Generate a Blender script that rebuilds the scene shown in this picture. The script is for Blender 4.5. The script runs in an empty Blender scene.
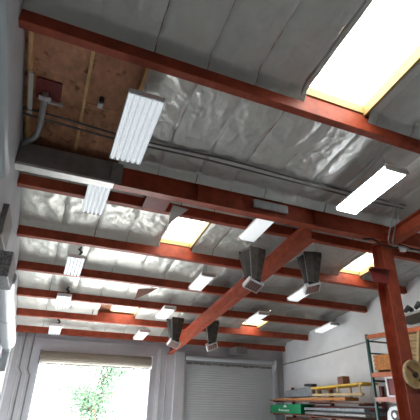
import bpy, bmesh, math, random
from mathutils import Vector, Matrix, noise

random.seed(7)
scene = bpy.context.scene
C = scene.collection

# ---------------------------------------------------------------- camera
CAM_Z = 2.1
right = Vector((0.92377794, -0.38206147, 0.02575564))
down = Vector((0.1866025, 0.39040763, -0.9015328))
fwd = Vector((0.33438574, 0.83762218, 0.43194358))
cam_data = bpy.data.cameras.new('camera')
cam_data.sensor_width = 36.0
cam_data.lens = 389.66 * 36.0 / 420.0
cam_data.clip_start = 0.05
cam = bpy.data.objects.new('camera', cam_data)
C.objects.link(cam)
mw = Matrix((right, -down, -fwd)).transposed().to_4x4()
mw.translation = Vector((0, 0, CAM_Z))
cam.matrix_world = mw
scene.camera = cam

# ---------------------------------------------------------------- world, sun, exposure
world = bpy.data.worlds.new('world')
scene.world = world
world.use_nodes = True
bg = world.node_tree.nodes['Background']
bg.inputs[0].default_value = (0.90, 0.96, 1.0, 1)
bg.inputs[1].default_value = 5.0
sun_data = bpy.data.lights.new('sun', 'SUN')
sun_data.energy = 7.5
sun_data.angle = math.radians(1.0)
sun_data.color = (1.0, 0.97, 0.93)
sun = bpy.data.objects.new('sun', sun_data)
C.objects.link(sun)
sun.rotation_euler = (math.radians(-48), 0, math.radians(-14))   # shines in through the open door
portal_data = bpy.data.lights.new('door_portal', 'AREA')
portal_data.shape = 'RECTANGLE'
portal_data.size = 3.7
portal_data.size_y = 2.95
portal_data.cycles.is_portal = True
portal = bpy.data.objects.new('door_portal', portal_data)
C.objects.link(portal)
portal.location = (1.9, 15.02, 1.48)
portal.rotation_euler = (math.radians(-90), 0, 0)
scene.view_settings.view_transform = 'Standard'
scene.view_settings.look = 'None'
scene.view_settings.gamma = 1.0
scene.view_settings.use_curve_mapping = False
scene.view_settings.exposure = 1.82
SKYLIGHT_EMIT = 2.3

# ---------------------------------------------------------------- layout constants (metres)
YW, ZW, T = 15.0, 4.15, 0.15884          # far wall, roof height there, roof slope
SL = math.atan(T)
XL, XR, YB = -0.88, 9.45, -11.0
PD = 0.30                                 # purlin depth below the insulation
def zr(y): return ZW + (YW - y) * T       # insulation plane
def zb(y): return zr(y) - PD              # underside of the purlins

# ---------------------------------------------------------------- materials
MATS = {}
def mat(name, col, rough=0.5, metal=0.0, var=0.0, scale=6.0, bump=0.0, bscale=30.0, col2=None, emit=0.0, ecol=None, trans=0.0, stretch=None):
    if name in MATS: return MATS[name]
    m = bpy.data.materials.new(name); m.use_nodes = True
    nt = m.node_tree; b = nt.nodes['Principled BSDF']
    b.inputs['Base Color'].default_value = (*col, 1)
    b.inputs['Roughness'].default_value = rough
    b.inputs['Metallic'].default_value = metal
    if trans: b.inputs['Transmission Weight'].default_value = trans
    tc = nt.nodes.new('ShaderNodeTexCoord')
    src = tc.outputs['Object']
    if stretch:
        mp = nt.nodes.new('ShaderNodeMapping'); mp.inputs['Scale'].default_value = stretch
        nt.links.new(src, mp.inputs[0]); src = mp.outputs[0]
    if var or col2:
        n = nt.nodes.new('ShaderNodeTexNoise'); n.inputs['Scale'].default_value = scale
        n.inputs['Detail'].default_value = 5; n.inputs['Roughness'].default_value = 0.62
        nt.links.new(src, n.inputs['Vector'])
        r = nt.nodes.new('ShaderNodeValToRGB')
        a = tuple(max(0, c * (1 - var)) for c in col)
        z = col2 if col2 else tuple(min(1, c * (1 + var)) for c in col)
        r.color_ramp.elements[0].position = 0.32; r.color_ramp.elements[1].position = 0.70
        r.color_ramp.elements[0].color = (*a, 1); r.color_ramp.elements[1].color = (*z, 1)
        nt.links.new(n.outputs['Fac'], r.inputs[0]); nt.links.new(r.outputs[0], b.inputs['Base Color'])
    if bump:
        n2 = nt.nodes.new('ShaderNodeTexNoise'); n2.inputs['Scale'].default_value = bscale; n2.inputs['Detail'].default_value = 4
        nt.links.new(src, n2.inputs['Vector'])
        bp = nt.nodes.new('ShaderNodeBump'); bp.inputs['Strength'].default_value = bump; bp.inputs['Distance'].default_value = 0.02
        nt.links.new(n2.outputs['Fac'], bp.inputs['Height']); nt.links.new(bp.outputs[0], b.inputs['Normal'])
    if emit:
        b.inputs['Emission Color'].default_value = (*(ecol or (1, 1, 1)), 1)
        b.inputs['Emission Strength'].default_value = emit
    if name == 'red_oxide_paint': b.inputs['Specular IOR Level'].default_value = 0.3
    MATS[name] = m
    return m

RED = mat('red_oxide_paint', (0.34, 0.062, 0.028), 0.5, 0, 0.30, 5.0, 0.10, 60)
RED_DK = mat('dark_red_paint', (0.20, 0.022, 0.018), 0.5, 0, 0.3, 6.0)
FOIL = mat('foil_facing', (0.60, 0.61, 0.59), 0.36, 0.6, 0.08, 3.0, 0.5, 13)
FOIL_SHADE = mat('shaded_grey_facing', (0.40, 0.405, 0.39), 0.42, 0.45, 0.15, 2.0, 0.5, 7)  # facing of the right far bays, their dimmer light painted in as darker grey
PIPE = mat('weathered_conduit_steel', (0.16, 0.16, 0.155), 0.4, 0.6, 0.25, 9.0)
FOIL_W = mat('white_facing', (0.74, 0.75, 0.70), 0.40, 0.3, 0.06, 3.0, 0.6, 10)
GALV = mat('galvanised_steel', (0.42, 0.43, 0.43), 0.38, 0.7, 0.18, 9.0)
GREYM = mat('grey_painted_metal', (0.24, 0.235, 0.23), 0.45, 0.3, 0.2, 5.0)
LIP = mat('pale_grey_metal', (0.60, 0.60, 0.58), 0.4, 0.2, 0.1, 5.0)
PLY = mat('weathered_plywood', (0.50, 0.245, 0.14), 0.75, 0, 0.30, 5.0, 0.2, 20, stretch=(1.6, 1, 1))
PLY2 = mat('weathered_plywood_pale', (0.56, 0.285, 0.165), 0.75, 0, 0.30, 5.0, 0.2, 20, stretch=(1.6, 1, 1))
BATTEN = mat('bare_pine_batten', (0.66, 0.42, 0.19), 0.65, 0, 0.25, 8.0, stretch=(4, 1, 4))
CURB = mat('yellow_pine_curb', (0.42, 0.31, 0.12), 0.6, 0, 0.18, 6.0, stretch=(4, 1, 4))
SKYP = mat('skylight_panel', (0.9, 0.9, 0.88), 0.6, 0, emit=SKYLIGHT_EMIT, ecol=(1.0, 0.98, 0.92))
WHITE = mat('white_enamel', (0.82, 0.84, 0.86), 0.32, 0, 0.04, 6.0)
TUBE_OFF_GLOW = mat('unlit_tube_added_glow', (0.86, 0.88, 0.90), 0.2, 0, emit=0.15, ecol=(0.9, 0.96, 1.0))  # tubes are switched off; faint emission added to whiten them
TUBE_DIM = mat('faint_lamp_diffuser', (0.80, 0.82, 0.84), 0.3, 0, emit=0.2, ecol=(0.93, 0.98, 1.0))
TUBE_ON = mat('lit_lamp_tube', (0.9, 0.92, 0.95), 0.2, 0, emit=7.0, ecol=(0.94, 0.98, 1.0))
DARK = mat('black_metal', (0.025, 0.026, 0.026), 0.45, 0.3, 0.3, 8.0)
HOOD = mat('sooty_sheet_metal', (0.11, 0.105, 0.09), 0.45, 0.5, 0.45, 7.0)
CERAM = mat('ceramic_burner', (0.30, 0.15, 0.13), 0.8, 0, 0.3, 30.0)
WALLW = mat('white_wall_paint', (0.88, 0.90, 0.93), 0.7, 0, 0.05, 2.0, 0.05, 40)
WALLG = mat('pale_grey_wall_paint', (0.52, 0.53, 0.57), 0.7, 0, 0.07, 1.5, 0.06, 30)
DOORG = mat('grey_shutter_paint', (0.58, 0.62, 0.65), 0.55, 0, 0.05, 1.5)
CONC = mat('concrete_floor', (0.41, 0.415, 0.41), 0.55, 0, 0.2, 0.8, 0.05, 20)
YARD = mat('yard_concrete', (0.58, 0.57, 0.54), 0.8, 0, 0.15, 0.6)
BEIGE = mat('beige_shutter', (0.20, 0.17, 0.135), 0.5, 0, 0.08, 4.0)
DUCT2 = mat('blue_grey_duct', (0.36, 0.43, 0.47), 0.35, 0.3, 0.05, 3.0)
DUCT = mat('white_duct', (0.68, 0.74, 0.78), 0.35, 0.15, 0.05, 3.0)
MOTTLE = mat('mottled_grey_metal', (0.26, 0.27, 0.28), 0.55, 0.3, 0.65, 26.0)
GREENP = mat('dark_green_rack_paint', (0.012, 0.085, 0.075), 0.45, 0, 0.2, 8.0)
ORANGE = mat('orange_rack_paint', (0.60, 0.15, 0.05), 0.5, 0, 0.2, 8.0)
PINKB = mat('faded_pink_beam_paint', (0.66, 0.30, 0.24), 0.5, 0, 0.15, 8.0)
LUMB = mat('pale_lumber', (0.56, 0.42, 0.22), 0.7, 0, 0.25, 7.0, stretch=(3, 1, 3))
LUMB2 = mat('tan_lumber', (0.42, 0.29, 0.14), 0.7, 0, 0.3, 7.0, stretch=(3, 1, 3))
YELL = mat('yellow_board', (0.72, 0.47, 0.05), 0.6, 0, 0.2, 6.0)
BROWN = mat('brown_card', (0.22, 0.085, 0.05), 0.7, 0, 0.25, 8.0)
ORCRATE = mat('orange_crate_wood', (0.62, 0.26, 0.07), 0.7, 0, 0.3, 14.0)
GREEN = mat('bright_green_plastic', (0.0, 0.23, 0.09), 0.45, 0, 0.12, 6.0)
BLUEGREY = mat('blue_grey_bundle', (0.21, 0.23, 0.25), 0.5, 0.2, 0.3, 9.0)
REDBOX = mat('deep_red_panel', (0.22, 0.008, 0.012), 0.5, 0, 0.2, 8.0)
BARK = mat('tree_bark', (0.16, 0.11, 0.075), 0.9, 0, 0.3, 10.0)
LEAF = mat('leaf_green', (0.10, 0.17, 0.10), 0.6, 0, 0.4, 2.0)
lb = LEAF.node_tree.nodes['Principled BSDF']; lb.inputs['Transmission Weight'].default_value = 0.0
lb.inputs['Subsurface Weight'].default_value = 0.0
WOODD = mat('reel_plywood', (0.52, 0.36, 0.15), 0.65, 0, 0.25, 9.0)

for pm in (PLY, PLY2):                       # dark knots and water stains
    nt = pm.node_tree; b = nt.nodes['Principled BSDF']; src = b.inputs['Base Color'].links[0].from_socket
    tc = nt.nodes.new('ShaderNodeTexCoord'); vo = nt.nodes.new('ShaderNodeTexNoise'); vo.inputs['Scale'].default_value = 7.0; vo.inputs['Detail'].default_value = 2
    nt.links.new(tc.outputs['Object'], vo.inputs['Vector'])
    rp = nt.nodes.new('ShaderNodeValToRGB'); rp.color_ramp.elements[0].position = 0.60; rp.color_ramp.elements[1].position = 0.72
    rp.color_ramp.elements[0].color = (1, 1, 1, 1); rp.color_ramp.elements[1].color = (0.42, 0.36, 0.32, 1)
    nt.links.new(vo.outputs['Fac'], rp.inputs[0])
    mx = nt.nodes.new('ShaderNodeMix'); mx.data_type = 'RGBA'; mx.blend_type = 'MULTIPLY'; mx.inputs[0].default_value = 1.0
    nt.links.new(src, mx.inputs[6]); nt.links.new(rp.outputs[0], mx.inputs[7]); nt.links.new(mx.outputs[2], b.inputs['Base Color'])

# ---------------------------------------------------------------- mesh helpers (world coordinates)
def box_v(x0, x1, y0, y1, z0, z1):
    v = [(x0,y0,z0),(x1,y0,z0),(x1,y1,z0),(x0,y1,z0),(x0,y0,z1),(x1,y0,z1),(x1,y1,z1),(x0,y1,z1)]
    f = [(0,3,2,1),(4,5,6,7),(0,1,5,4),(1,2,6,5),(2,3,7,6),(3,0,4,7)]
    return v, f
class MB:
    def __init__(s): s.v = []; s.f = []
    def add(s, v, f):
        o = len(s.v); s.v += [tuple(p) for p in v]; s.f += [tuple(i + o for i in q) for q in f]; return s
    def box(s, *a): return s.add(*box_v(*a))
    def slab(s, x0, x1, y0, y1, d0, d1):          # a box sheared to follow the roof; d = offset from the insulation plane
        v, f = box_v(x0, x1, y0, y1, d0, d1)
        return s.add([(x, y, z + zr(y)) for x, y, z in v], f)
    def hexa(s, p8):
        return s.add(p8, box_v(0,1,0,1,0,1)[1])
    def tube(s, pts, r, n=10, cap=True, rads=None):
        pts = [Vector(p) for p in pts]; rings = []
        up = Vector((0.013, 0.021, 1.0)).normalized()
        for i, p in enumerate(pts):
            d = (pts[min(i+1, len(pts)-1)] - pts[max(i-1, 0)]).normalized()
            a = d.cross(up)
            if a.length < 0.05: a = d.cross(Vector((1, 0, 0)))
            a.normalize(); b = d.cross(a)
            rr = rads[i] if rads else r
            rings.append([p + (a * math.cos(t) + b * math.sin(t)) * rr for t in [2*math.pi*k/n for k in range(n)]])
        o = len(s.v)
        for rg in rings: s.v += [tuple(q) for q in rg]
        for i in range(len(pts)-1):
            for k in range(n):
                s.f.append((o+i*n+k, o+i*n+(k+1)%n, o+(i+1)*n+(k+1)%n, o+(i+1)*n+k))
        if cap:
            s.f.append(tuple(o+k for k in range(n))[::-1]); s.f.append(tuple(o+(len(pts)-1)*n+k for k in range(n)))
        return s
    def prism(s, poly, axis, a0, a1):             # polygon in the two other axes, extruded along axis
        def P(u, w, t): return {'x': (t,u,w), 'y': (u,t,w), 'z': (u,w,t)}[axis]
        n = len(poly); o = len(s.v)
        s.v += [P(u,w,a0) for u,w in poly] + [P(u,w,a1) for u,w in poly]
        s.f.append(tuple(o+i for i in range(n))); s.f.append(tuple(o+n+i for i in range(n))[::-1])
        for i in range(n): s.f.append((o+i, o+n+i, o+n+(i+1)%n, o+(i+1)%n))
        return s
    def mesh(s, name, m, origin=None, bevel=0.0, smooth=False):
        me = bpy.data.meshes.new(name)
        ox, oy, oz = origin if origin is not None else (0, 0, 0)
        me.from_pydata([(x-ox, y-oy, z-oz) for x, y, z in s.v], [], s.f)
        bm = bmesh.new(); bm.from_mesh(me)
        bmesh.ops.recalc_face_normals(bm, faces=bm.faces)
        if bevel:
            es = [e for e in bm.edges if e.is_manifold and e.calc_face_angle(0) > 0.6]
            bmesh.ops.bevel(bm, geom=es, offset=bevel, segments=1, affect='EDGES', clamp_overlap=True)
        bm.to_mesh(me); bm.free()
        me.materials.append(m)
        if smooth:
            for p in me.polygons: p.use_smooth = True
        return me
def link(name, me, parent=None, loc=(0,0,0), rot=(0,0,0)):
    o = bpy.data.objects.new(name, me); C.objects.link(o)
    o.location = loc; o.rotation_euler = rot
    if parent is not None: o.parent = parent
    return o
def tag(o, label, cat, group=None):
    o['label'] = label; o['category'] = cat
    if group: o['group'] = group
    return o
def thing(name, label, cat, loc=(0,0,0), rot=(0,0,0), group=None):
    o = link(name, None, None, loc, rot); tag(o, label, cat, group); return o
def part(name, mb, m, root, bevel=0.0, smooth=False, world=True, label=None):
    """a child mesh; mb is in world coordinates when world=True (root must be unrotated), else in the root's own frame"""
    org = None
    if world:
        org = Vector((0, 0, 0)); r = root
        while r is not None: org += r.location; r = r.parent
    o = link(name, mb.mesh(name, m, org, bevel, smooth), root)
    if label: o['label'] = label
    return o
def solo(name, mb, m, label, cat, base, group=None, bevel=0.0, smooth=False):
    o = link(name, mb.mesh(name, m, base, bevel, smooth), None, base); tag(o, label, cat, group); return o
def struct(name, mb, m, label=None, cat=None, bevel=0.0):
    o = link(name, mb.mesh(name, m, None, bevel)); o['kind'] = 'structure'
    if label: o['label'] = label
    if cat: o['category'] = cat
    return o
def copy_tree(o, parent=None):
    c = o.copy(); C.objects.link(c)
    if parent is not None: c.parent = parent
    for ch in list(o.children): copy_tree(ch, c)
    return c

# ================================================================= SETTING
struct('floor', MB().box(XL-0.2, XR+0.2, YB-0.2, YW+0.2, -0.12, 0.0), CONC, 'bare grey concrete workshop floor below the picture', 'floor')
struct('yard_ground', MB().box(-30, 40, YW+0.21, 70, -0.15, -0.02), YARD, 'sunlit pale concrete yard outside the open door', 'ground')
def side_wall(x0, x1):
    return MB().prism([(YB-0.2, 0), (YW+0.2, 0), (YW+0.2, zr(YW+0.2)+0.14), (YB-0.2, zr(YB-0.2)+0.14)], 'x', x0, x1)
struct('wall_left', side_wall(XL-0.2, XL), WALLG, 'pale grey painted wall along the left edge', 'wall')
struct('wall_right', side_wall(XR, XR+0.2), WALLW, 'plain white side wall behind the storage racks', 'wall')
D1 = (0.05, 3.79, 2.95)        # open roller door: x0, x1, head
D2 = (5.17, 8.93, 3.30)        # closed roller door
ztop = zr(YW) + 0.10
wf = MB()
wf.box(XL, D1[0], YW, YW+0.2, 0, ztop); wf.box(D1[1], D2[0], YW, YW+0.2, 0, ztop); wf.box(D2[1], XR, YW, YW+0.2, 0, ztop)
wf.box(D1[0], D1[1], YW, YW+0.2, D1[2], ztop); wf.box(D2[0], D2[1], YW, YW+0.2, D2[2], ztop)
wall_far = struct('wall_far', wf, WALLG, 'pale grey far wall with an open and a closed roller door', 'wall')
struct('wall_back', MB().box(XL, XR, YB-0.2, YB, 0, zr(YB)+0.1), GREYM, 'grey wall behind the viewer', 'wall')
# ledge lines and pilasters of the far wall
struct('trim_1', MB().box(XL+0.01, 7.1, YW-0.035, YW-0.002, 3.72, 3.76), WALLG, 'thin painted ledge running above both roller doors', 'trim')
struct('trim_2', MB().box(4.72, 5.10, YW-0.14, YW-0.002, 0, 3.62), WALLG, 'flat painted pilaster between the two doors', 'trim', 0.01)
struct('trim_3', MB().box(4.05, 4.22, YW-0.05, YW-0.002, 0, 3.68), WALLG, 'narrow painted strip right of the open door', 'trim', 0.008)
struct('trim_4', MB().box(8.98, 9.12, YW-0.10, YW-0.002, 0, 3.5), WALLG, 'narrow painted jamb right of the closed shutter', 'trim', 0.008)
struct('trim_5', MB().box(XL+0.002, XL+0.07, YW-0.09, YW-0.002, 0, 4.05), WALLW, 'white corner strip between left and far wall', 'trim', 0.008)

# ---- roof deck with skylight openings
PUR = [3.52, 6.50, 8.22, 9.86, 11.50, 13.12, 14.78]     # purlin centre lines
PW = 0.11
BAYS = [(-2.9, 0.35), (0.46, 3.465), (3.575, 6.445), (6.555, 8.165), (8.275, 9.805), (9.915, 11.445), (11.555, 13.065), (13.175, 14.72)]
HOLES = [(1, 2.70, 3.86, 0.50, 3.463), (3, 1.99, 2.82, 6.60, 8.163), (3, 6.98, 7.80, 6.60, 8.163), (6, 1.86, 2.66, 11.60, 13.063), (6, 6.46, 7.27, 11.60, 13.063)]
xs = sorted({XL, XR} | {h[1] for h in HOLES} | {h[2] for h in HOLES})
ys = sorted({YB, YW} | {h[3] for h in HOLES} | {h[4] for h in HOLES})
dk = MB()
for i in range(len(xs)-1):
    for j in range(len(ys)-1):
        cx, cy = (xs[i]+xs[i+1])/2, (ys[j]+ys[j+1])/2
        if any(h[1] < cx < h[2] and h[3] < cy < h[4] for h in HOLES): continue
        dk.slab(xs[i], xs[i+1], ys[j], ys[j+1], 0.10, 0.13)
ceiling = struct('ceiling', dk, PLY, 'sloping roof lined with crumpled silver insulation batts', 'ceiling')

# exposed plywood where the insulation is missing
WX0, WX1, WY0, WY1 = XL, 0.60, 3.575, 5.68
px = [XL, -0.79, -0.10, 0.60]
for i, (a, b) in enumerate([(XL, -0.80), (-0.80, -0.085), (-0.085, 0.60)]):
    for j, (c, d) in enumerate([(WY0, 4.75), (4.75, WY1)]):
        dz = 0.004 * ((i + j) % 2)
        part('plywood_panel', MB().slab(a+0.004, b-0.004, c+0.003, d-0.003, 0.075-dz, 0.099), PLY2 if (i+j) % 2 else PLY, ceiling)
for xb in (-0.80, -0.085, 0.60):
    part('roof_batten', MB().slab(xb-0.022, xb+0.022, WY0, WY1, -0.03, 0.072), BATTEN, ceiling, 0.003)

# insulation batts, one object each
def smooth01(a, b, t):
    t = max(0, min(1, (t-a)/(b-a))); return t*t*(3-2*t)
def batt(x0, x1, y0, y1, bay, nx, ny, m, solid=False):
    W, L = x1-x0, y1-y0
    vs = []; seed = Vector((x0*3.1, bay*7.7, 0))
    flap = random.choice((0.0, 0.02, 0.05, 0.07)); edge = any(abs(x0-h[2]) < 0.02 or abs(x1-h[1]-0.05) < 0.02 for h in HOLES if h[0] == bay); flap = 0 if edge else flap; skew = random.uniform(-0.012, 0.012)
    for j in range(ny+1):
        t = j/ny
        for i in range(nx+1):
            s = i/nx; u = 2*s-1
            x = x0 + W*s + skew*(t-0.5); y = y0 + L*t
            n1 = noise.noise(Vector((x*1.6, y*1.3, bay)) + seed)
            n2 = noise.noise(Vector((x*4.5, y*3.2, 3.3)) + seed*1.7)
            n3 = 1 - abs(noise.noise(Vector((x*3.0+y*1.5, y*2.0-x*2.2, 9.1)) + seed))*2
            far = smooth01(L-0.13, L, y-y0); near = 1-smooth01(0, 0.12, y-y0)
            mid = (1-far)*(1-near)
            pil = (1 - u**6)*mid
            cr = 1 - abs(noise.noise(Vector((x*5.0-y*3.1, y*4.2+x*2.2, 4.4)) + seed))*2.6
            if edge:
                fd = 1-smooth01(0.75, 0.95, abs(u)); n2 *= fd; cr *= fd
            d = -0.016*pil - 0.022*n1*pil - 0.009*n2*mid - 0.016*max(0, n3-0.3)*pil - (0.017 if bay < 3 else 0.030)*max(0, cr-0.35)*mid
            edge_in = math.exp(-((1-abs(u))/0.07)**2)
            d += mid*edge_in*(0.006 + 0.010*noise.noise(Vector((y*7, x0, bay*1.1))))
            if s > 0.999: d -= mid*flap*max(0, 0.4+0.9*noise.noise(Vector((y*2.2, x0*5, bay))))
            d -= (0.14*far + 0.10*near) if bay < 3 else (0.11*far + 0.04*near)
            if not edge: x += 0.010*edge_in*noise.noise(Vector((y*5.5, x0*2.0, 1+bay)))
            vs.append((x, y, zr(y)+d))
    fs = [(j*(nx+1)+i, j*(nx+1)+i+1, (j+1)*(nx+1)+i+1, (j+1)*(nx+1)+i) for j in range(ny) for i in range(nx)]
    mb = MB(); mb.add(vs, fs)
    return part('insulation_batt', mb, m, ceiling, smooth=True)
SEAM = [XL] + [-0.08 + 0.685*k for k in range(14)] + [XR]
for bi, (b0, b1) in enumerate(BAYS):
    hs = sorted([(h[1]+0.05, h[2]) for h in HOLES if h[0] == bi] + ([(1.45, 1.88)] if bi == 6 else []))   # bare deck strip by the far skylight
    if bi == 2: b1 = 5.68                                     # up to the cross girder
    for k in range(len(SEAM)-1):
        segs = [(SEAM[k], SEAM[k+1])]
        for h0, h1 in hs:
            ns = []
            for a, b in segs:
                if a < h0: ns.append((a, min(b, h0)))
                if b > h1: ns.append((max(a, h1), b))
            segs = ns
        for a, b in segs:
            if b - a < 0.06: continue
            if bi == 2 and a < 0.55: continue                 # bare plywood there
            near = bi in (1, 2, 3)
            g = 0.004 if bi == 2 else 0.003
            batt(a+g, b-g, b0+0.003, b1-0.003, bi, (26 if bi in (1, 2) else 18) if near else 12, (64 if bi == 2 else 60) if bi in (1, 2) else (34 if near else 24), FOIL if bi < 3 else (FOIL_W if a < 3.9 else FOIL_SHADE), solid=bool(hs))
for k in range(len(SEAM)-1):                                  # narrow strip between girder and next purlin
    batt(SEAM[k]+0.006, SEAM[k+1]-0.006, 5.82, 6.44, 20, 10, 10, FOIL_W if SEAM[k] < 3.9 else FOIL_SHADE)

# ================================================================= ROOF STEEL AND TIMBER
PL = ['nearest red roof purlin, crossing the top of the picture beside the large skylight',
      'second red roof purlin, just behind the deep cross girder',
      'red roof purlin at the far edge of the small left skylight',
      'red roof purlin fourth from the viewer, unbroken by skylights',
      'red roof purlin fifth from the viewer, before the far small skylights',
      'red roof purlin sixth from the viewer, glowing orange below the far skylights',
      'last dark red purlin lying against the far wall']
for i, y in enumerate(PUR):
    mb = MB().slab(XL+0.003, XR-0.003, y-PW/2, y+PW/2, -PD, -0.002)
    base = (XL, y, zb(y))
    solo('roof_purlin', mb, RED, PL[i], 'beam', base, 'red roof purlins', 0.006)
solo('roof_purlin', MB().slab(XL+0.003, XR-0.003, 0.355, 0.455, -PD, -0.002), RED, 'red roof purlin above and behind the viewer', 'beam', (XL, 0.4, zb(0.4)), 'red roof purlins', 0.006)

def ibeam_x(x0, x1, yc, zlo, zhi, w, tf=0.022, tw=0.016):
    p = [(yc-w/2, zlo), (yc+w/2, zlo), (yc+w/2, zlo+tf), (yc+tw/2, zlo+tf), (yc+tw/2, zhi-tf), (yc+w/2, zhi-tf), (yc+w/2, zhi), (yc-w/2, zhi), (yc-w/2, zhi-tf), (yc-tw/2, zhi-tf), (yc-tw/2, zlo+tf), (yc-w/2, zlo+tf)]
    return MB().prism(p, 'x', x0, x1)
def ibeam_y(xc, y0, y1, dlo, dhi, w, tf=0.022, tw=0.016):     # follows the roof slope
    p = [(xc-w/2, dlo), (xc+w/2, dlo), (xc+w/2, dlo+tf), (xc+tw/2, dlo+tf), (xc+tw/2, dhi-tf), (xc+w/2, dhi-tf), (xc+w/2, dhi), (xc-w/2, dhi), (xc-w/2, dhi-tf), (xc-tw/2, dhi-tf), (xc-tw/2, dlo+tf), (xc-w/2, dlo+tf)]
    mb = MB().prism(p, 'y', y0, y1)
    mb.v = [(x, y, z+zr(y)) for x, y, z in mb.v]
    return mb
GY, GZ0, GZ1 = 5.76, 5.14, 5.545
g = thing('cross_girder', 'deep red steel girder crossing the picture above the column', 'beam', (XL, GY, GZ0))
part('girder_beam', ibeam_x(0.60, XR-0.003, GY, GZ0, GZ1, 0.19), RED, g, 0.003)
part('girder_sleeve', MB().box(XL+0.003, 0.597, GY-0.085, GY+0.085, GZ0+0.045, GZ1), GREYM, g, 0.006, label='dark grey metal casing at the left end')
part('sleeve_lip', MB().box(XL+0.003, 0.597, GY-0.10, GY+0.10, GZ0, GZ0+0.042), LIP, g, 0.004, label='pale grey lower lip')
part('splice_plate', MB().box(0.52, 0.70, GY-0.115, GY-0.088, GZ0+0.02, GZ1-0.01), GREYM, g, 0.004)
part('cover_plate', MB().box(3.12, 3.86, GY-0.105, GY-0.055, GZ0+0.13, GZ0+0.29), GALV, g, 0.004, label='pale metal plate on the girder face')
for x in (2.05, 4.51, 6.30, 8.2):
    part('stiffener', MB().box(x-0.008, x+0.008, GY-0.085, GY-0.009, GZ0+0.023, GZ1-0.023), RED, g)

solo('long_girder', ibeam_y(4.51, GY+0.10, YW-0.003, -PD-0.36, -PD-0.003, 0.21), RED, 'long red steel girder running back to the far wall under the purlins', 'beam', (4.51, GY, zb(GY)-0.36), None, 0.003)
solo('side_girder', ibeam_y(6.33, YB+0.003, GY-0.11, -PD-0.30, -PD-0.02, 0.22), RED, 'red steel girder coming forward from the column top at the right edge', 'beam', (6.33, GY-0.11, zb(GY)-0.3), None, 0.003)
solo('blocking_piece', MB().slab(1.22, 1.66, 5.90, 6.44, -PD-0.02, -0.20), RED_DK, 'short dark red block between cross girder and purlin, left of small skylight', 'block', (1.22, 5.9, zb(5.9)), None, 0.005)

# steel column
cx, cy, cw, cd = 6.305, 5.875, 0.29, 0.29
col = thing('steel_column', 'red steel column standing under the cross girder at right', 'column', (cx, cy, 0))
tf = 0.02
part('column_shaft', MB().prism([(cx-cw/2, cy-cd/2), (cx+cw/2, cy-cd/2), (cx+cw/2, cy-cd/2+tf), (cx+0.008, cy-cd/2+tf), (cx+0.008, cy+cd/2-tf), (cx+cw/2, cy+cd/2-tf), (cx+cw/2, cy+cd/2), (cx-cw/2, cy+cd/2), (cx-cw/2, cy+cd/2-tf), (cx-0.008, cy+cd/2-tf), (cx-0.008, cy-cd/2+tf), (cx-cw/2, cy-cd/2+tf)], 'z', 0.02, GZ0-0.022), RED, col, 0.003)
part('base_plate', MB().box(cx-0.2, cx+0.2, cy-0.2, cy+0.2, 0, 0.02), RED, col)
part('cap_plate', MB().box(cx-0.15, cx+0.15, cy-0.15, cy+0.15, GZ0-0.022, GZ0-0.001), RED, col)
bk = part('bracket_plate', MB().prism([(5.70, 4.47), (6.19, 4.50), (6.19, 4.22), (5.78, 4.22)], 'y', cy-cd/2-0.014, cy-cd/2-0.001), RED_DK, col, label='dark red tapered bracket plate')
part('bracket_flange', MB().box(5.70, 6.19, cy-cd/2-0.11, cy-cd/2-0.015, 4.475, 4.487), RED_DK, bk)

# ================================================================= SKYLIGHTS
SLAB = ['large bright skylight in the top right corner with yellow wooden curb', 'small skylight left of centre between cross girder and next purlin',
        'skylight partly hidden behind the steel column', 'smallest skylight above the open door near the far wall', 'narrow far skylight beside the end of the long girder']
for i, (bi, x0, x1, y0, y1) in enumerate(HOLES):
    s = thing('skylight', SLAB[i], 'skylight', (x0, y0, zr(y0)), group='roof skylights')
    gz = {0: 0.15, 3: 0.075, 4: 0.075}.get(i, 0.11)
    part('glazing_panel', MB().slab(x0, x1, y0, y1, gz, gz+0.015), SKYP, s)
    c = 0.045
    for (a, b, cc, d, lo) in ((x0, x0+c, y0, y1, 0.045), (x1-c, x1, y0, y1, -0.035), (x0+c, x1-c, y0, y0+c, -0.01), (x0+c, x1-c, y1-0.02, y1, 0.0 if gz > 0.1 else gz-0.03)):
        part('curb_board', MB().slab(a, b, cc, d, min(lo, gz-0.02), gz-0.001), CURB, s, 0.003)

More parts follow.
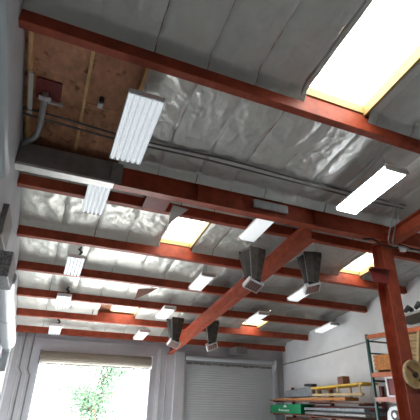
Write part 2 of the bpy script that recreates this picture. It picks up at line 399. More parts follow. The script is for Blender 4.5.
# ================================================================= FLUORESCENT FIXTURES
def make_light(label, w, L, n, tubem, drop):
    r = thing('fluorescent_light', label, 'light fixture', group='hanging fluorescent light fixtures')
    part('housing', MB().box(-w/2, w/2, -L/2, L/2, 0.035, 0.075), WHITE, r, 0.006, world=False)
    pitch = w/max(1, n)
    refl = MB()
    for k in range(n+1 if n else 0):                       # ridges of the reflector between the tubes
        xc = -w/2 + k*pitch; h = 0.012
        a, b = max(-w/2, xc-h), min(w/2, xc+h)
        refl.prism([(a, 0.036), (b, 0.036), (xc if -w/2 < xc < w/2 else (a if k == 0 else b), -0.012)], 'y', -L/2+0.004, L/2-0.004)
    if n: part('reflector', refl, WHITE, r, world=False)
    if n == 0:
        refl = MB().prism([(-w/2+0.004, 0.034), (w/2-0.004, 0.034), (w/2-0.02, -0.012), (w/2-0.06, -0.024), (-w/2+0.06, -0.024), (-w/2+0.02, -0.012)], 'y', -L/2+0.05, L/2-0.05)
        part('diffuser', refl, tubem, r, world=False)
        for sgn in (-1, 1):
            part('end_cap', MB().box(-w/2, w/2, sgn*(L/2-0.025)-0.024, sgn*(L/2-0.025)+0.024, -0.03, 0.034), LIP, r, 0.004, world=False)
    for k in range(n):
        xc = -w/2 + (k+0.5)*pitch
        t = part('lamp_tube', MB().tube([(xc, -L/2+0.03, 0.010), (xc, L/2-0.03, 0.010)], 0.024, 10), tubem, r, smooth=False, world=False)
    for sgn in (-1, 1):
        if n: part('lamp_holder', MB().box(-w/2+0.01, w/2-0.01, sgn*(L/2-0.014)-0.011, sgn*(L/2-0.014)+0.011, -0.006, 0.034), GREYM if sgn > 0 else WHITE, r, 0.002, world=False)
        part('hanger_wire', MB().tube([(0, sgn*L*0.36, 0.076), (0, sgn*L*0.36, 0.076+drop)], 0.004, 6), GALV, r, world=False)
    return r
def put_light(x, y, d, label, w, L, n, tubem):
    r = make_light(label, w, L, n, tubem, -d-0.07)
    if n == 5:
        part('hanger_hook', MB().tube([(0.04, -L/2+0.05, 0.076), (0.09, -L/2-0.02, 0.13), (0.02, -L/2-0.05, 0.19), (0.06, -L/2-0.02, 0.24)], 0.03, 8), DARK, r, world=False, label='black hook')
    r.location = (x, y, zr(y)+d); r.rotation_euler = (-SL, 0, 0)
    return r
put_light(0.64, 4.47, -0.47, 'large unlit ribbed fluorescent fixture hanging next to the bare plywood', 0.46, 1.32, 6, TUBE_OFF_GLOW)
put_light(4.75, 4.47, -0.47, 'brightly lit fluorescent fixture right of centre before the column', 0.46, 1.32, 0, TUBE_ON)
SM = [(0.40, 6.40, 'white ribbed fluorescent fixture just behind the grey girder casing at left', TUBE_OFF_GLOW),
      (0.35, 9.20, 'fluorescent fixture in the left row between third and fourth purlins', TUBE_OFF_GLOW),
      (0.32, 11.55, 'fluorescent fixture in the left row, third back from the grey girder casing', TUBE_OFF_GLOW),
      (0.31, 14.15, 'fluorescent fixture at the far end of the left row, over the open door', TUBE_OFF_GLOW),
      (3.58, 6.37, 'white fluorescent fixture under the cross girder left of the long girder', TUBE_DIM),
      (3.48, 9.15, 'fluorescent fixture in the second row, left of the long girder at mid length', TUBE_DIM),
      (3.28, 11.60, 'fluorescent fixture touching the far left heater hood', TUBE_DIM),
      (3.14, 13.95, 'fluorescent fixture at the far end of the second row', TUBE_DIM),
      (6.45, 9.05, 'fluorescent fixture right of the long girder below the near right heater', TUBE_DIM),
      (6.20, 11.22, 'fluorescent fixture in front of the narrow far skylight', TUBE_DIM),
      (9.08, 11.45, 'fluorescent fixture closest to the white side wall', TUBE_DIM)]
for x, y, lab, tm in SM:
    put_light(x, y, -0.36, lab, 0.37, 0.98, 5 if tm is TUBE_OFF_GLOW else 0, tm)

# ================================================================= RADIANT HEATERS
def make_heater(label, x, y, ztop, tilt, rz):
    r = thing('radiant_heater', label, 'heater', (x, y, ztop-0.95), (0, 0, rz), 'hanging radiant heaters')
    a, b, z0, z1, t = 0.115, 0.205, 0.28, 0.92, 0.006
    for k in range(4):                          # four folded sheets of the flared hood
        ca, sa = round(math.cos(k*math.pi/2)), round(math.sin(k*math.pi/2))
        R = lambda u, v, z: (u*ca - v*sa, u*sa + v*ca, z)
        mb = MB()
        zz1 = z1 - (0.06 if k in (1, 3) else 0)
        pts = []
        for off in (0, t):
            pts += [R(-a, -a+off, z0), R(0, -a-0.02+off, z0), R(a, -a+off, z0), R(b, -b+off, zz1), R(0, -b-0.03+off, zz1), R(-b, -b+off, zz1)]
        mb.add(pts, [(0,1,4,5), (1,2,3,4), (6,11,10,7), (7,10,9,8), (0,6,7,1), (1,7,8,2), (2,8,9,3), (3,9,10,4), (4,10,11,5), (5,11,6,0)])
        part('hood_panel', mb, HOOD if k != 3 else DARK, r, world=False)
    part('hood_rib', MB().tube([(-a-0.005, -a-0.005, z0), (-b-0.005, -b-0.005, z1-0.03)], 0.011, 6), GALV, r, world=False)
    part('throat', MB().box(-a, a, -a, a, 0.20, z0), DARK, r, 0.004, world=False)
    for s in (-1, 1):
        part('hanger_wire', MB().tube([(s*(b-0.02), 0, z1-0.08), (s*(b-0.02), 0, z1+0.50)], 0.005, 6), GALV, r, world=False)
    # tilted burner box
    bx = part('burner_box', MB().box(-0.18, 0.18, -0.13, 0.13, -0.05, 0.05), WHITE, r, 0.008, world=False)
    bx.location = (0, 0, 0.18); bx.rotation_euler = tilt
    part('ceramic_face', MB().box(-0.15, 0.15, -0.10, 0.10, -0.058, -0.051), CERAM, bx, world=False)
    for k in range(5):
        xk = -0.12 + 0.06*k
        part('guard_bar', MB().tube([(xk, -0.115, -0.064), (xk, 0.115, -0.064)], 0.005, 6), GALV, bx, world=False)
    return r
D = math.radians
make_heater('near left radiant heater with dark flared hood in front of the long girder', 3.78, 6.97, zr(6.97)-0.46, (D(-32), D(14), 0), D(8))
make_heater('near right radiant heater with dark hood behind the long girder', 5.15, 6.85, zr(6.85)-0.40, (D(-32), D(-16), 0), D(-14))
make_heater('far left radiant heater with dark hood near the end of the long girder', 3.68, 11.85, zr(11.85)-0.36, (D(-32), D(14), 0), D(8))
make_heater('far right radiant heater with dark hood beyond the end of the long girder', 4.90, 11.8, zr(11.8)-0.36, (D(-34), D(-20), 0), D(-18))

# ================================================================= PIPES AND CONDUITS
def roofpt(x, y, d): return (x, y, zr(y)+d)
for k, (dy, d, lab) in enumerate(((0.0, -0.07, 'upper of two thin steel conduits crossing under the insulation'), (0.07, -0.10, 'lower of two thin steel conduits crossing under the insulation'))):
    pts = []
    for i in range(25):
        x = XL + 0.02 + (6.2-XL)*i/24
        pts.append(roofpt(x, 5.03+dy+0.02*math.sin(x*1.7), d-0.012*math.sin(x*2.3+k)))
    solo('ceiling_conduit', MB().tube(pts, 0.016, 8), PIPE, lab, 'conduit', (XL, 5.03, zr(5.03)), 'conduits under the near roof bay', smooth=True)
# drop conduits beside the column
for k, (xx, lab) in enumerate(((6.02, 'left thin pipe bending down from the ceiling toward the side girder'), (6.14, 'right thin pipe bending down from the ceiling toward the side girder'))):
    pts = [roofpt(xx-0.25, 4.98, -0.09), roofpt(xx-0.1, 5.0, -0.10), roofpt(xx, 5.1, -0.16), roofpt(xx+0.03, 5.3, -0.36), roofpt(xx+0.05, 5.45, -0.60), roofpt(xx+0.15, 5.55, -0.63), roofpt(xx+0.6, 5.58, -0.63)]
    solo('drop_conduit', MB().tube(pts, 0.013, 8), GALV, lab, 'conduit', (xx, 5.1, zr(5.1)-0.7), 'thin pipes beside the column top', smooth=True)
solo('cable_bundle', MB().tube([(5.6, 5.64, 5.05), (5.85, 5.64, 5.10), (6.1, 5.63, 4.99), (6.46, 5.63, 4.99), (6.55, 5.63, 5.09), (6.9, 5.64, 5.05), (7.5, 5.64, 5.08)], 0.02, 8), DARK, 'dark cable bundle strung along the girder past the column top', 'cable', (5.6, 5.64, 5.05), smooth=True)
jb = thing('junction_box', 'small white junction box on the girder just right of the column', 'box', (6.62, 5.62, 4.94))
part('box_body', MB().box(6.56, 6.68, 5.58, 5.66, 4.94, 5.05), WHITE, jb, 0.008)
part('outlet_pipe', MB().tube([(6.68, 5.62, 4.99), (7.1, 5.62, 4.99)], 0.014, 8), GALV, jb)

# curved vent pipe against the bare plywood
vp = thing('vent_pipe', 'bent grey vent pipe with white collar on the bare plywood', 'pipe', roofpt(-0.60, 4.72, 0.07))
part('pipe_run', MB().tube([roofpt(-0.60, 4.74, 0.07), roofpt(-0.60, 4.86, -0.04), roofpt(-0.61, 5.15, -0.10), roofpt(-0.64, 5.38, -0.13), roofpt(-0.70, 5.48, -0.15), roofpt(-0.83, 5.60, -0.18)], 0.045, 12), GALV, vp, smooth=True)
part('collar', MB().tube([roofpt(-0.60, 4.79, 0.03), roofpt(-0.60, 4.83, -0.005)], 0.082, 16), WHITE, vp)
part('roof_flashing', MB().slab(-0.72, -0.40, 4.52, 4.86, 0.045, 0.070), RED_DK, vp, 0.004, label='dark red flashing plate')
part('flashing_lip', MB().slab(-0.56, -0.36, 4.86, 4.89, 0.01, 0.070), LIP, vp)
st = solo('strut_channel', MB().slab(-0.80, -0.745, 4.36, 5.12, -0.07, -0.032), LIP, 'short pale metal strut channel beside the bent vent pipe', 'strut', roofpt(-0.8, 4.4, -0.08), bevel=0.004)
ob = thing('outlet_fitting', 'small black and white electrical fitting on the bare plywood', 'fitting', roofpt(0.13, 4.6, 0.03))
part('black_cap', MB().tube([roofpt(0.14, 4.58, 0.072), roofpt(0.14, 4.60, 0.01)], 0.035, 12), DARK, ob)
part('white_body', MB().slab(0.10, 0.17, 4.63, 4.72, 0.0, 0.072), WHITE, ob, 0.006)

# insulation flap hanging down
fl = MB()
for off in (0, 0.008):
    for (x, y, d) in ((1.70, 6.05, -0.40), (2.02, 6.12, -0.38), (1.92, 6.16, -0.47), (1.82, 6.18, -0.56), (1.69, 6.20, -0.70), (1.67, 6.12, -0.52)):
        fl.v.append((x, y+off, zr(y)+d))
fl.f += [(0,1,2,3,4,5), (11,10,9,8,7,6)] + [(i, (i+1)%6, 6+(i+1)%6, 6+i) for i in range(6)]
solo('insulation_flap', fl, FOIL_W, 'torn grey insulation flap dangling before the small left skylight', 'insulation', (1.8, 6.08, zr(6.1)-0.9))
fl = MB()
for off in (0, 0.006):
    for (x, y, d) in ((2.20, 10.75, -0.06), (2.72, 10.55, -0.05), (2.60, 10.7, -0.10), (2.20, 11.1, -0.22)):
        fl.v.append((x, y, zr(y)+d-off))
fl.f += [(0,1,2,3), (7,6,5,4)] + [(i, (i+1)%4, 4+(i+1)%4, 4+i) for i in range(4)]
solo('insulation_tear', fl, BROWN, 'brown torn paper strip hanging from the insulation above the open door', 'insulation', (2.4, 10.7, zr(10.7)-0.25))

# ================================================================= FAR WALL: ROLLER DOORS
d1 = link('door_1', None, None, (D1[0], YW, 0)); d1['kind'] = 'structure'; d1['label'] = 'open roller door with its beige curtain rolled up overhead'
r0, zc, yc = 0.185, 3.155, YW-0.205
mb = MB()
n = 36; ring = [(yc + (r0+(0.006 if k % 2 else 0))*math.cos(2*math.pi*k/n), zc + (r0+(0.006 if k % 2 else 0))*math.sin(2*math.pi*k/n)) for k in range(n)]
part('rolled_curtain', mb.prism(ring, 'x', D1[0]-0.02, D1[1]-0.03), BEIGE, d1)
part('bottom_bar', MB().box(D1[0]+0.02, D1[1]-0.05, YW-0.10, YW-0.055, 2.93, 2.99), GREYM, d1, 0.006)
for x in (D1[0]-0.05, D1[1]-0.025):
    part('end_bracket', MB().box(x, x+0.022, YW-0.41, YW-0.003, 2.94, 3.37), DARK if x < 1 else WHITE, d1, 0.004)
for x in (D1[0]-0.07, D1[1]+0.005):
    part('guide_rail', MB().box(x, x+0.065, YW-0.075, YW-0.003, 0, 2.93), WALLG, d1, 0.004)
d2 = link('door_2', None, None, (D2[0], YW, 0)); d2['kind'] = 'structure'; d2['label'] = 'closed pale grey roller shutter filling the right doorway'
mb = MB(); ns = 40; h = D2[2]/ns
prof = []
for k in range(ns):
    prof += [(YW+0.030, k*h), (YW+0.022, k*h+h*0.25), (YW+0.022, k*h+h*0.75)]
prof.append((YW+0.030, D2[2])); prof += [(YW+0.06, D2[2]), (YW+0.06, 0)]
part('curtain', mb.prism(prof, 'x', D2[0]+0.003, D2[1]-0.003), DOORG, d2)
hd = part('head_cover', MB().tube([(D2[0]-0.05, YW-0.10, 3.42), (D2[1]+0.02, YW-0.10, 3.42)], 0.085, 16), DOORG, d2, smooth=False)
mb = MB()
for k in range(14):
    xa = D2[0] + 0.02 + k*(D2[1]-D2[0]-0.04)/14
    mb.box(xa, xa+0.24, YW-0.045, YW-0.02, 3.19+0.012*math.sin(k*1.9), 3.27)
part('brush_seal', mb, GREYM, d2)
for x in (D2[0]-0.065, D2[1]+0.002):
    part('guide_rail', MB().box(x, x+0.06, YW-0.09, YW-0.003, 0, 3.30), DOORG, d2, 0.004)
hb = part('hoist_bracket', MB().prism([(YW-0.30, 3.5), (YW-0.003, 3.5), (YW-0.003, 3.05), (YW-0.2, 3.12), (YW-0.30, 3.3)], 'x', D2[1]+0.03, D2[1]+0.05), WHITE, d2)
part('hoist_chain', MB().tube([(D2[1]+0.08, YW-0.18, 3.3), (D2[1]+0.08, YW-0.18, 0.8)], 0.007, 6), GALV, d2)

wbx = solo('wall_box', MB().box(6.95, 7.42, YW-0.75, YW-0.003, 3.62, 3.875), GREYM, 'dark grey metal box high on the far wall above the closed shutter', 'box', (6.95, YW, 3.62), bevel=0.006)

# conduits on the far wall left of the open door
CW = ['leftmost thin conduit on the far wall in the left corner', 'second thin conduit from the left corner on the far wall', 'third thin conduit from the left corner on the far wall', 'conduit nearest the open door in the left corner']
for k, x in enumerate((-0.66, -0.54, -0.40, -0.28)):
    j = 0.10
    pts = [(x, YW-0.03, 3.95), (x, YW-0.03, 2.82 - 0.02*k), (x+j, YW-0.03, 2.64 - 0.02*k), (x+j, YW-0.03, 0.3)]
    solo('wall_conduit', MB().tube(pts, 0.022, 8), LIP if k % 2 == 0 else GREYM, CW[k], 'conduit', (x, YW-0.03, 0.3), 'conduits in the far left corner')
for x, lab in ((4.42, 'thin conduit on the far wall left of the pilaster'), (9.22, 'thin vertical conduit in the far right corner'), (9.33, 'second thin conduit hard in the far right corner')):
    solo('wall_conduit', MB().tube([(x, YW-0.025, 3.6), (x, YW-0.025, 0.2)], 0.016, 8), WALLG, lab, 'conduit', (x, YW-0.02, 0.2))
solo('side_wall_conduit', MB().tube([(XR-0.025, 14.9, 3.38), (XR-0.025, 12.5, 3.56), (XR-0.025, 9.6, 3.82), (XR-0.025, 7.0, 4.05)], 0.022, 8), GALV, 'thin conduit climbing along the white side wall', 'conduit', (XR-0.02, 14.9, 3.38), smooth=True)

# ================================================================= LEFT WALL
solo('round_duct', MB().tube([(-0.715, -2.0, 3.87+5.46*T), (-0.715, 1.0, 3.87+2.46*T), (-0.715, 3.46, 3.87)], 0.162, 28), DUCT2, 'pale blue grey round duct running overhead along the left edge', 'duct', (-0.68, -2.0, 3.69))
dd = thing('white_pipe', 'white round pipe below the duct along the left wall, turned down at its end', 'pipe', (-0.735, 6.75, 3.5))
part('pipe_run', MB().tube([(-0.715, 6.75, 3.70), (-0.715, 8.6, 3.40), (-0.715, 10.4, 3.11)], 0.155, 22), DUCT, dd, smooth=False)
part('elbow', MB().tube([(-0.735, 10.41, 3.09), (-0.735, 10.55, 3.03), (-0.735, 10.62, 2.92), (-0.735, 10.64, 2.5)], 0.09, 16), DUCT, dd)
part('pipe_strap', MB().tube([(-0.715, 8.5, 3.416), (-0.715, 8.56, 3.406)], 0.158, 22), GALV, dd)
uh = solo('mottled_box', MB().box(-0.87, -0.60, 5.85, 6.72, 3.50, 3.86), MOTTLE, 'mottled grey metal box on the left wall above the white pipe', 'box', (-0.87, 5.85, 3.50), bevel=0.01)
sp = solo('wall_panel_box', MB().box(-0.877, -0.80, 5.75, 6.62, 4.05, 4.52), GREYM, 'dark grey cabinet high on the left wall under the grey girder end', 'box', (-0.87, 5.75, 4.05), bevel=0.006)

# ================================================================= RIGHT SIDE: RACKS AND STOCK
RX0, RX1 = 8.40, 9.36
rk = thing('pallet_rack', 'tall green and orange pallet rack behind the steel column', 'rack', (RX0, 8.92, 0))
for y in (8.92, 6.35):
    for x in (RX0, RX1-0.07):
        part('post', MB().prism([(x, y-0.035), (x+0.07, y-0.035), (x+0.07, y+0.035), (x, y+0.035)], 'z', 0, 3.80), GREENP, rk, 0.004)
    for z in (3.62, 3.30, 2.6, 1.9, 1.2):
        part('frame_brace', MB().box(RX0+0.071, RX1-0.071, y-0.015, y+0.015, z-0.02, z+0.02), GREENP, rk)
for z, m in ((3.72, ORANGE), (2.74, ORANGE), (2.15, PINKB), (1.3, ORANGE)):
    for x in (RX0-0.012, RX1-0.04):
        part('shelf_beam', MB().box(x, x+0.05, 6.387, 8.883, z-0.055, z+0.055), m, rk, 0.004)
    part('shelf_deck', MB().box(RX0+0.04, RX1-0.045, 6.40, 8.87, z+0.03, z+0.05), LUMB2, rk)
# crate and boxes on the rack
cr = thing('orange_crate', 'orange wooden crate on the rack above the white framed box', 'crate', (8.46, 8.3, 2.79))
part('crate_body', MB().box(8.47, 9.0, 8.2, 8.80, 2.86, 3.24), ORCRATE, cr, 0.01)
for k in range(4):
    part('slat', MB().box(8.45, 8.469, 8.19, 8.81, 2.86+0.1*k, 2.935+0.1*k), ORCRATE, cr, 0.003)
for y in (8.25, 8.72):
    part('skid', MB().box(8.47, 9.0, y-0.04, y+0.04, 2.791, 2.859), LUMB, cr)
fb = thing('framed_box', 'deep red box with a white frame on the rack by the column', 'box', (8.42, 7.95, 2.2))
part('box_body', MB().box(8.47, 8.95, 7.72, 8.48, 2.201, 2.66), REDBOX, fb, 0.008)
for (y0, y1, z0, z1) in ((7.70, 8.50, 2.64, 2.68), (7.70, 8.50, 2.201, 2.25), (8.44, 8.50, 2.251, 2.639), (7.70, 7.76, 2.251, 2.639)):
    part('frame_bar', MB().box(8.44, 8.469, y0, y1, z0, z1), WHITE, fb, 0.003)
fn = thing('white_machine', 'white rounded machine with dark eye under the pink rack beam', 'machine', (8.6, 8.35, 1.36))
mb = MB(); mb.prism([(8.06, 1.36), (8.66, 1.36), (8.70, 1.6), (8.66, 1.85), (8.52, 2.0), (8.32, 2.03), (8.16, 1.95), (8.08, 1.75)], 'x', 8.48, 8.9)
part('machine_body', mb, WHITE, fn, 0.03)
part('round_port', MB().tube([(8.44, 8.36, 1.80), (8.481, 8.36, 1.80)], 0.12, 18), DARK, fn)
part('port_ring', MB().tube([(8.435, 8.36, 1.80), (8.441, 8.36, 1.80)], 0.06, 14), LIP, fn)
# lumber stack on the top shelf, right of the column
LBS = []
for lv in range(5):
    for c in range(4):
        y0 = 6.45 + 0.04*random.random(); y1 = 7.95 + random.uniform(-0.18, 0.02)
        x = 8.42 + c*0.235; z = 2.80 + lv*0.17
        LBS.append((x, x+0.20, y0, y1, z, z+0.15))
ROWN = ['bottom', 'second', 'third', 'fourth', 'top']; COLN = ['front edge', 'second from the front', 'third from the front', 'against the wall']
for i, b in enumerate(LBS):
    lv, c = divmod(i, 4)
    x0, x1, y0, y1, z0, z1 = b
    solo('lumber_board', MB().box(x0, x1, y0, y1, z0, z1), LUMB if (lv*3+c*2) % 3 else LUMB2, 'pale lumber board on rack, %s layer, %s' % (ROWN[lv], COLN[c]), 'board', (x0, y0, z0), 'lumber stacked on the rack', 0.006)
for k, (y, lab) in enumerate(((7.72, 'far pale wooden stake leaning on the lumber stack'), (7.32, 'middle pale wooden stake leaning on the lumber stack'), (6.95, 'near pale wooden stake leaning on the lumber stack'))):
    solo('wooden_stake', MB().hexa([(8.36, y, 2.80), (8.40, y, 2.80), (8.40, y+0.07, 2.80), (8.36, y+0.07, 2.80), (8.36, y-0.22, 3.66), (8.40, y-0.22, 3.66), (8.40, y-0.15, 3.66), (8.36, y-0.15, 3.66)]), LUMB, lab, 'stake', (8.36, y, 2.8), 'stakes leaning on the lumber')
# metal tray with dark fittings on the very top
solo('top_tray', MB().hexa([(8.40, 6.5, 4.14), (9.3, 6.5, 4.14), (9.3, 8.1, 4.02), (8.40, 8.1, 4.02), (8.40, 6.5, 4.20), (9.3, 6.5, 4.20), (9.3, 8.1, 4.08), (8.40, 8.1, 4.08)]), GALV, 'grey metal tray on top of the rack right of the column', 'tray', (8.4, 6.5, 4.02), bevel=0.006)
for k, y in enumerate((8.6, 6.7)):
    solo('tray_support', MB().box(8.5, 8.58, 6.62 + k*1.3, 6.70 + k*1.3, 3.776, 4.10 - k*0.10), DARK, ('near' if k == 0 else 'far') + ' dark post holding up the grey tray', 'post', (8.5, 6.6+k*1.3, 3.776))
FIT = ['dark machine part at the far end of the grey tray', 'dark curved machine part second along the grey tray', 'dark machine part in the middle of the grey tray', 'dark machine part at the near end of the grey tray']
for k in range(4):
    y = 7.75 - 0.33*k; z = 4.20 - (y-6.5)*0.075
    mb = MB()
    mb.tube([(8.5, y-0.12, z+0.07), (8.5, y-0.02, z+0.13+0.02*k), (8.5, y+0.10, z+0.08)], 0.055, 10, rads=[0.06, 0.075, 0.05])
    mb.tube([(8.5, y+0.02, z+0.1), (8.66, y+0.05, z+0.16)], 0.03, 8)
    solo('machine_part', mb, DARK, FIT[k], 'machine part', (8.5, y, z), 'dark parts on the tray', smooth=True)

# reel hung on the column front
rx, ry, rz_ = 6.36, 5.715, 2.565
rl = thing('wooden_reel', 'round tan wooden reel hung on the front of the steel column', 'reel', (rx, ry, rz_-0.3))
part('reel_disc', MB().tube([(rx, ry-0.025, rz_), (rx, ry, rz_)], 0.23, 36), WOODD, rl)
mb = MB(); n = 36
for (ra, ya) in ((0.245, -0.055), (0.245, 0.004), (0.212, 0.004), (0.212, -0.055)):
    mb.v += [(rx+ra*math.cos(2*math.pi*k/n), ry+ya-0.004, rz_+ra*math.sin(2*math.pi*k/n)) for k in range(n)]
for q in range(4):
    for k in range(n):
        mb.f.append((q*n+k, q*n+(k+1)%n, ((q+1)%4)*n+(k+1)%n, ((q+1)%4)*n+k))
part('rim', mb, LUMB, rl)
part('hub', MB().tube([(rx+0.02, ry-0.06, rz_-0.01), (rx+0.02, ry-0.026, rz_-0.01)], 0.05, 16), DARK, rl)
part('cross_bar', MB().hexa([(rx-0.16, ry-0.045, rz_+0.11), (rx+0.03, ry-0.045, rz_-0.02), (rx+0.03, ry-0.026, rz_-0.02), (rx-0.16, ry-0.026, rz_+0.11), (rx-0.14, ry-0.045, rz_+0.15), (rx+0.06, ry-0.045, rz_+0.02), (rx+0.06, ry-0.026, rz_+0.02), (rx-0.14, ry-0.026, rz_+0.15)]), BROWN, rl)
part('latch_pin', MB().tube([(rx+0.12, ry-0.045, rz_-0.10), (rx+0.12, ry-0.026, rz_-0.10)], 0.022, 10), DARK, rl)

# cantilever shelf along the white wall
sr = thing('wall_shelf_rack', 'dark red shelf rack along the white wall beyond the pallet rack', 'rack', (8.5, 11.6, 0))
for y in (14.2, 11.9, 9.6):
    part('upright', MB().box(9.30, 9.40, y-0.05, y+0.05, 0, 2.5), RED_DK, sr, 0.004)
    for z in (2.02, 1.60, 1.12):
        part('arm', MB().box(8.45, 9.299, y-0.03, y+0.03, z-0.04, z+0.0), RED_DK, sr, 0.003)
for z in (2.02, 1.60, 1.12):
    part('shelf_board', MB().box(8.42, 9.28, 9.35, 14.4, z+0.001, z+0.035), BROWN, sr, 0.003)
gb = solo('grey_bundle', MB().hexa([(8.55, 11.85, 2.20), (8.95, 11.85, 2.20), (8.95, 13.6, 2.12), (8.55, 13.6, 2.12), (8.55, 11.85, 2.50), (8.95, 11.85, 2.50), (8.95, 13.5, 2.36), (8.55, 13.5, 2.36)]), BLUEGREY, 'long blue grey bundle lying on the top wall shelf', 'bundle', (8.55, 11.6, 2.2), bevel=0.02)
lb2 = solo('rust_plank', MB().hexa([(8.50, 10.2, 2.10), (9.0, 10.2, 2.10), (9.0, 14.2, 2.057), (8.50, 14.2, 2.057), (8.50, 10.2, 2.19), (9.0, 10.2, 2.19), (9.0, 14.2, 2.09), (8.50, 14.2, 2.09)]), ORCRATE, 'long rust brown plank under the blue grey bundle', 'plank', (8.5, 10.2, 2.06))
yt = thing('yellow_trestle', 'low trestle with bright yellow top on the wall shelf', 'trestle', (8.5, 10.4, 2.2))
part('top_board', MB().hexa([(8.44, 9.35, 2.52), (9.0, 9.35, 2.52), (9.0, 11.75, 2.40), (8.44, 11.75, 2.40), (8.44, 9.35, 2.58), (9.0, 9.35, 2.58), (9.0, 11.75, 2.46), (8.44, 11.75, 2.46)]), YELL, yt, 0.004)
part('lower_rail', MB().hexa([(8.44, 9.4, 2.24), (8.52, 9.4, 2.24), (8.52, 11.7, 2.20), (8.44, 11.7, 2.20), (8.44, 9.4, 2.31), (8.52, 9.4, 2.31), (8.52, 11.7, 2.27), (8.44, 11.7, 2.27)]), LUMB, yt, 0.004)
for y in (11.5, 10.45, 9.5):
    for x in (8.45, 8.93):
        part('leg', MB().box(x, x+0.05, y-0.03, y+0.03, 2.192 - (y-10.2)*0.02, 2.53-(y-9.35)*0.05-0.005), LUMB, yt)
solo('brown_carton', MB().hexa([(8.5, 10.2, 2.545), (8.75, 10.2, 2.545), (8.75, 10.46, 2.53), (8.5, 10.46, 2.53), (8.5, 10.2, 2.76), (8.75, 10.2, 2.76), (8.75, 10.46, 2.745), (8.5, 10.46, 2.745)]), BROWN, 'small brown carton standing on the yellow trestle', 'carton', (8.5, 10.2, 2.54), bevel=0.006)
solo('dark_toolbox', MB().box(8.6, 8.8, 11.9, 12.35, 2.50, 2.58), DARK, 'small dark case on the blue grey bundle', 'case', (8.6, 11.85, 2.475), bevel=0.01)
PP = [('front grey pipe on the middle wall shelf', 8.50), ('middle grey pipe on the middle wall shelf', 8.62), ('rear grey pipe on the middle wall shelf', 8.74)]
for lab, x in PP:
    solo('stock_pipe', MB().tube([(x, 9.4, 1.70+0.04), (x, 12.2, 1.70)], 0.055, 12), GALV, lab, 'pipe', (x, 9.4, 1.64), 'grey pipes on the middle shelf')
solo('white_plank', MB().hexa([(8.44, 9.4, 1.83), (8.60, 9.4, 1.83), (8.60, 12.2, 1.79), (8.44, 12.2, 1.79), (8.44, 9.4, 1.91), (8.60, 9.4, 1.91), (8.60, 12.2, 1.86), (8.44, 12.2, 1.86)]), BLUEGREY, 'long grey plank laid over the pipes on the middle wall shelf', 'plank', (8.44, 9.4, 1.84))
solo('white_carton', MB().box(8.44, 8.7, 10.4, 11.5, 1.16, 1.42), WHITE, 'low white carton on the bottom wall shelf', 'carton', (8.44, 10.4, 1.16), bevel=0.01)
SB = [('dark rusty plank at the front of the bottom wall shelf', 8.43, 1.158, 0.16, RED_DK), ('grey steel plank second on the bottom wall shelf', 8.72, 1.158, 0.22, BLUEGREY), ('brown plank at the back of the bottom wall shelf', 8.98, 1.158, 0.34, BROWN)]
for lab, x, z, hh, m in SB:
    solo('stock_plank', MB().box(x, x+0.16, 11.55, 14.2, z, z+hh), m, lab, 'plank', (x, 11.55, z), bevel=0.006)
for k, (lab, z, m) in enumerate((('lower dark brown board behind the pipes on the middle shelf', 1.637, BROWN), ('middle blue grey board behind the pipes on the middle shelf', 1.735, BLUEGREY), ('upper dark board behind the pipes on the middle shelf', 1.833, RED_DK))):
    solo('stock_board', MB().box(8.84, 9.25, 9.45, 12.25, z, z+0.095), m, lab, 'board', (8.84, 9.45, z), bevel=0.006)
solo('dark_carton', MB().box(8.5, 9.2, 9.5, 10.3, 1.157, 1.45), BLUEGREY, 'dark carton on the bottom wall shelf next to the pallet rack', 'carton', (8.5, 9.5, 1.157), bevel=0.01)
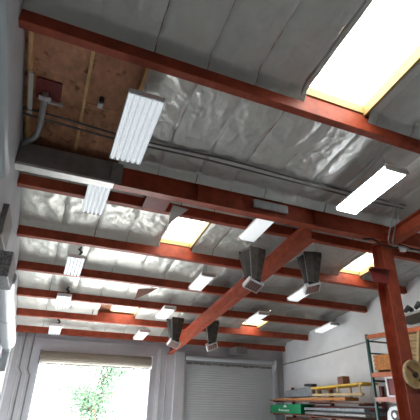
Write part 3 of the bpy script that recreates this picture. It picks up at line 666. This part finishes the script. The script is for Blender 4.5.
# green box with white print
gx = thing('green_box', 'bright green box with white print at the end of the wall shelf', 'box', (8.40, 13.4, 1.636))
gbm = MB().hexa([(8.40, 12.35, 1.66), (9.0, 12.35, 1.66), (9.0, 14.35, 1.637), (8.40, 14.35, 1.637), (8.40, 12.35, 1.96), (9.0, 12.35, 1.96), (9.0, 14.35, 1.88), (8.40, 14.35, 1.88)])
part('box_body', gbm, GREEN, gx, 0.01)
mb = MB()
mb.prism([(13.20, 1.83), (13.40, 1.83), (13.38, 1.88), (13.30, 1.90), (13.22, 1.88)], 'x', 8.386, 8.398)
part('white_emblem', mb, WHITE, gx)
yy = 13.72
for wdt, hh in ((0.10, 0.075), (0.07, 0.055), (0.08, 0.055), (0.08, 0.055), (0.06, 0.055), (0.06, 0.07), (0.07, 0.07)):
    m2 = MB(); m2.box(8.386, 8.398, yy-wdt*0.35, yy, 1.70, 1.70+hh); m2.box(8.386, 8.398, yy-wdt*0.8, yy-wdt*0.36, 1.70+hh*0.35, 1.70+hh*0.7)
    part('print_stroke', m2, WHITE, gx); yy -= wdt+0.025

# ================================================================= TREE OUTSIDE
tr = thing('broadleaf_tree', 'sunlit broadleaf tree in the yard beyond the open door', 'tree', (3.3, 24.5, -0.02))
part('trunk', MB().tube([(3.3, 24.5, -0.02), (3.35, 24.5, 1.0), (3.28, 24.5, 2.0), (3.4, 24.5, 3.2), (3.45, 24.5, 4.8)], 0.1, 10, rads=[0.10, 0.07, 0.05, 0.035, 0.012]), BARK, tr, smooth=True)
BR = []
for k in range(34):
    a = random.uniform(0, 2*math.pi); z = random.uniform(0.1, 3.6); l = random.uniform(1.2, 3.2)
    p0 = Vector((3.33, 24.5, z)); p1 = p0 + Vector((math.cos(a)*l*0.55, math.sin(a)*l*0.55, 0.35)); p2 = p0 + Vector((math.cos(a)*l, math.sin(a)*l, 0.75+random.uniform(-0.1, 0.2)))
    part('branch', MB().tube([p0, p1, p2], 0.03, 6, rads=[0.035, 0.022, 0.008]), BARK, tr); BR.append((p0, p1, p2))
mb = MB()
for k in range(8000):
    p0, p1, p2 = random.choice(BR); t = random.random()**0.7
    p = (p0.lerp(p1, t*2) if t < 0.5 else p1.lerp(p2, t*2-1)) + Vector([random.gauss(0, 0.30) for _ in range(3)])
    s = random.uniform(0.06, 0.12)
    d = Vector([random.gauss(0, 1) for _ in range(3)]).normalized(); e = d.orthogonal().normalized(); f_ = d.cross(e)
    mb.add([p-e*s, p+f_*s*0.5+d*s*0.1, p+e*s, p-f_*s*0.5+d*s*0.1], [(0,1,2,3)])
lv = part('leaves', mb, LEAF, tr); lv['kind'] = 'stuff'
